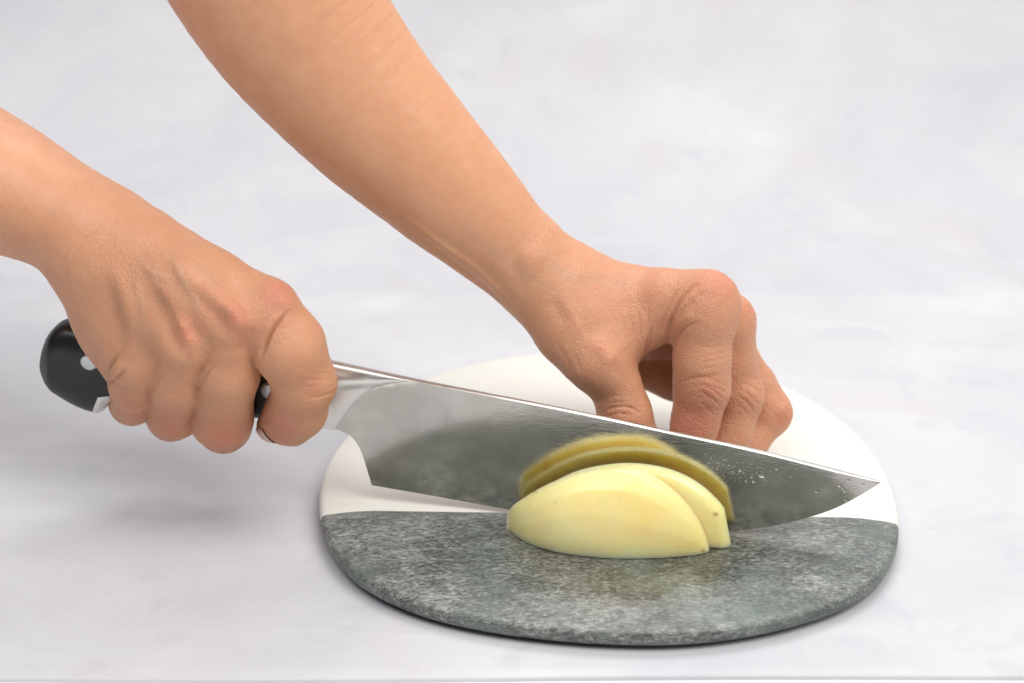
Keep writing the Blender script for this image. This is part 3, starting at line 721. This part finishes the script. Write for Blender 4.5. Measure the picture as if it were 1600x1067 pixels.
Lb.fit([0, 0, 0, 0, 0, 0, 0, 0, 0, -4, -8, 2, -12, 8, 3, -2, -1, -4, 3, -2, 0, 0, 3, -2, 1, 5, -1, -1, 4, -14, 0, 0, 0, 0, 0, 0, 1, 2, 0, -6, -5, -8, 4, 5, -6, 5, 8, -11, 4, 8, -11, 2, 3, -15, -3, -9, -28, 0, -17, -19, 0, -3, -4, -3, -5, -9, -3, -6, -7, 0, 0, 0, 0, 0, 0, 0, 0, 0, 0, 0, 0, 0, 0, 0, 11, 7, -15, 17, -2, -15, -2, 1, 2, -2, -1, 3, 14, 9, -19, 10, 0, -10, 0, 0, 0, 0, 0, 0, 0, 0, 0, 0, 0, 0, 0, -1, -1, 0, -6, -7, 10, -9, -3, 0, 0, 1, 0, 0, 0, 0, 0, 0, 0, 0, 0, 0, 0, 0, 0, 0, 0, 0, 0, 0, -2, 4, -2, 0, 0, -1, 0, 0, 0, 0, 0, 0, 0, 0, 0, 0, 0, 0, -10, -4, -11, -4, -6, -7, -5, 2, -4, -11, 5, -13, 0, 0, 0, 0, 0, 0, 0, 0, 0, 0, 0, 0, 0, 0, 0])
V, Q, N = skin_mesh(Lb, .00056)
marks = [
 # index base folds
 ([(1098, 440), (1078, 452), (1062, 470), (1049, 498), (1043, 526), (1042, 545)], 3.6, -1.9), ([(1082, 440), (1056, 460), (1039, 490), (1028, 524), (1022, 545)], 3.4, -.7), ([(1098, 500), (1080, 508), (1062, 521), (1050, 540)], 2.8, -.8), ([(1096, 470), (1074, 480), (1057, 498), (1047, 522)], 3, -.5), ([(1108, 456), (1088, 466), (1070, 484)], 3.4, -.35),
 ([(1084, 450), (1066, 466), (1052, 494), (1047, 518)], 6, .6), ([(1090, 488), (1068, 500), (1052, 518)], 6, .6),
 # index middle joint
 ([(1050, 601), (1062, 597), (1080, 591), (1105, 588), (1132, 583)], 2.0, -.50), ([(1092, 597), (1104, 602), (1117, 611), (1136, 629)], 2.0, -.45), ([(1106, 601), (1116, 603), (1126, 608), (1138, 616)], 1.8, -.35), ([(1092, 588), (1110, 592), (1138, 604)], 1.8, -.3), ([(1090, 608), (1104, 616), (1116, 625), (1130, 638)], 1.8, -.3), ([(1088, 577), (1110, 574), (1138, 569)], 1.8, -.22), ([(1092, 567), (1114, 563), (1140, 559)], 1.8, -.2), ([(1096, 557), (1116, 553), (1142, 549)], 1.8, -.17), ([(1098, 545), (1120, 541), (1144, 538)], 1.8, -.14),
 ([(1088, 622), (1100, 632), (1118, 650)], 1.8, -.2), ([(1108, 604), (1126, 616)], 12, .5),
 # middle finger joint
 ([(1150, 606), (1160, 610), (1172, 618), (1190, 638)], 1.9, -.38), ([(1154, 596), (1166, 600), (1178, 606), (1192, 618)], 1.9, -.32), ([(1150, 617), (1160, 622), (1170, 632), (1182, 648)], 1.9, -.34), ([(1171, 586), (1167, 600), (1163, 618)], 1.7, -.25), ([(1156, 586), (1172, 588), (1188, 594)], 1.7, -.2), ([(1150, 630), (1162, 640), (1174, 656)], 1.7, -.2), ([(1168, 612), (1182, 628)], 12, .5),
 # ring finger joint
 ([(1206, 632), (1216, 640), (1226, 652), (1234, 664)], 2, -.24), ([(1214, 628), (1226, 640), (1236, 652)], 2, -.2), ([(1222, 640), (1230, 652)], 10, .5),
 # knuckle
 ([(1104, 440), (1136, 450)], 15, .5), ([(1156, 476), (1166, 480), (1180, 490)], 1.7, -.2), ([(1156, 485), (1168, 489), (1180, 498)], 1.7, -.18),
 # thumb
 ([(938, 648), (950, 640), (964, 635.5), (980, 635), (994, 641), (1004, 650)], 2.2, -.65), ([(940, 655), (954, 648), (970, 645), (990, 650)], 2, -.3), ([(944, 632), (960, 628), (984, 628)], 2, -.22), ([(946, 622), (962, 618), (982, 619)], 2, -.15), ([(936, 540), (948, 558)], 13, .9), ([(924, 533), (936, 536), (950, 544)], 1.8, -.2), ([(928, 545), (940, 549), (954, 557)], 1.8, -.2),
 ([(898, 482), (908, 500), (918, 518), (926, 536)], 8, -.55), ([(870, 452), (890, 484), (910, 512), (928, 540)], 11, .5), ([(940, 560), (955, 590), (966, 622)], 14, .3),
 ([(878, 548), (886, 564), (895, 582), (908, 606)], 2.8, -.38), ([(860, 546), (869, 560), (879, 576), (892, 594)], 2.8, -.32), ([(892, 544), (900, 560), (908, 580), (920, 608)], 2.8, -.26), ([(868, 530), (876, 546), (886, 562)], 3, -.2), ([(850, 536), (862, 556), (874, 574)], 2.6, -.2),
 ([(1022, 496), (1018, 518), (1011, 546), (1003, 582)], 4, -1.0), ([(996, 486), (1000, 510), (1001, 536)], 2.6, -.24), ([(980, 482), (986, 506), (990, 534)], 2.6, -.22), ([(966, 480), (973, 504), (978, 528)], 2.4, -.2), ([(1012, 480), (1012, 500), (1008, 526)], 3, -.32), ([(950, 478), (960, 500), (966, 522)], 2.4, -.16),
 # tendons at the wrist
 ([(610, 322), (672, 369), (736, 415), (775, 450), (812, 494), (836, 530)], 5, .75), ([(640, 358), (680, 389), (732, 430), (766, 459), (800, 500)], 4.5, -.7), ([(660, 385), (700, 412), (745, 446), (776, 476)], 6, .5),
 ([(786, 385), (802, 410), (812, 440), (822, 470)], 14, -.7), ([(806, 386), (826, 404), (850, 424)], 20, .8), ([(860, 460), (872, 488), (880, 516)], 11, -.5), ([(900, 430), (950, 446), (1010, 452)], 20, -.4), ([(930, 470), (980, 478), (1030, 474)], 16, -.4),
]
for i in range(12):
    jx, jy = RNG.uniform(-2, 2, 2)
    marks.append(([(944 + i*6 + jx, 476 + i*.8), (946 + i*6, 492 + jy), (950 + i*6 + jx, 512 + i)], 1.7, -.10))
    marks.append(([(934 + i*5 + jx, 572 + i*3), (952 + i*3.5, 566 + i*4 + jy), (968 + i*2.4, 562 + i*5)], 1.6, -.10))
    marks.append(([(1094 + i*4 + jx, 432 + jy), (1100 + i*4, 446), (1102 + i*4.4 + jx, 462 + jy)], 1.7, -.12))
    marks.append(([(1060 + jx, 545 + i*9), (1090, 542 + i*9 + jy), (1120 + jx, 538 + i*8.6)], 1.6, -.07))
V = sculpt(V, N, marks)
V += N*(fbm(V, 420, 11, 3)*.00012)[:, None]
la = big_mesh('arm', V, Q, M_SKIN); put(la, person); la['label'] = 'upper arm reaching down, its fingers and thumb pressed behind the blade'
px = to_px(V)
red = .16 + .14*smoothstep(780, 1000, px[:, 0])
for x, y, r, a in ((1122, 446, 40, .65), (1170, 485, 24, .55), (1085, 660, 48, .8), (1112, 612, 36, .6), (1172, 625, 24, .5), (1225, 650, 22, .65), (1030, 650, 16, .7), (990, 630, 40, .35), (940, 545, 24, .45), (1040, 500, 30, .4), (960, 580, 45, .25), (1180, 680, 30, .3)):
    red = np.maximum(red, a*np.exp(-((px[:, 0]-x)**2 + (px[:, 1]-y)**2)/(r*r)))
attr(la, 'red', red)
attr(la, 'vein', vein_map(px, [([(840, 400), (890, 430), (950, 440), (1010, 450)], .3), ([(700, 330), (780, 400), (850, 450), (900, 480)], .22)], 7))
attr(la, 'detail', .25 + .75*smoothstep(700, 950, px[:, 0]))
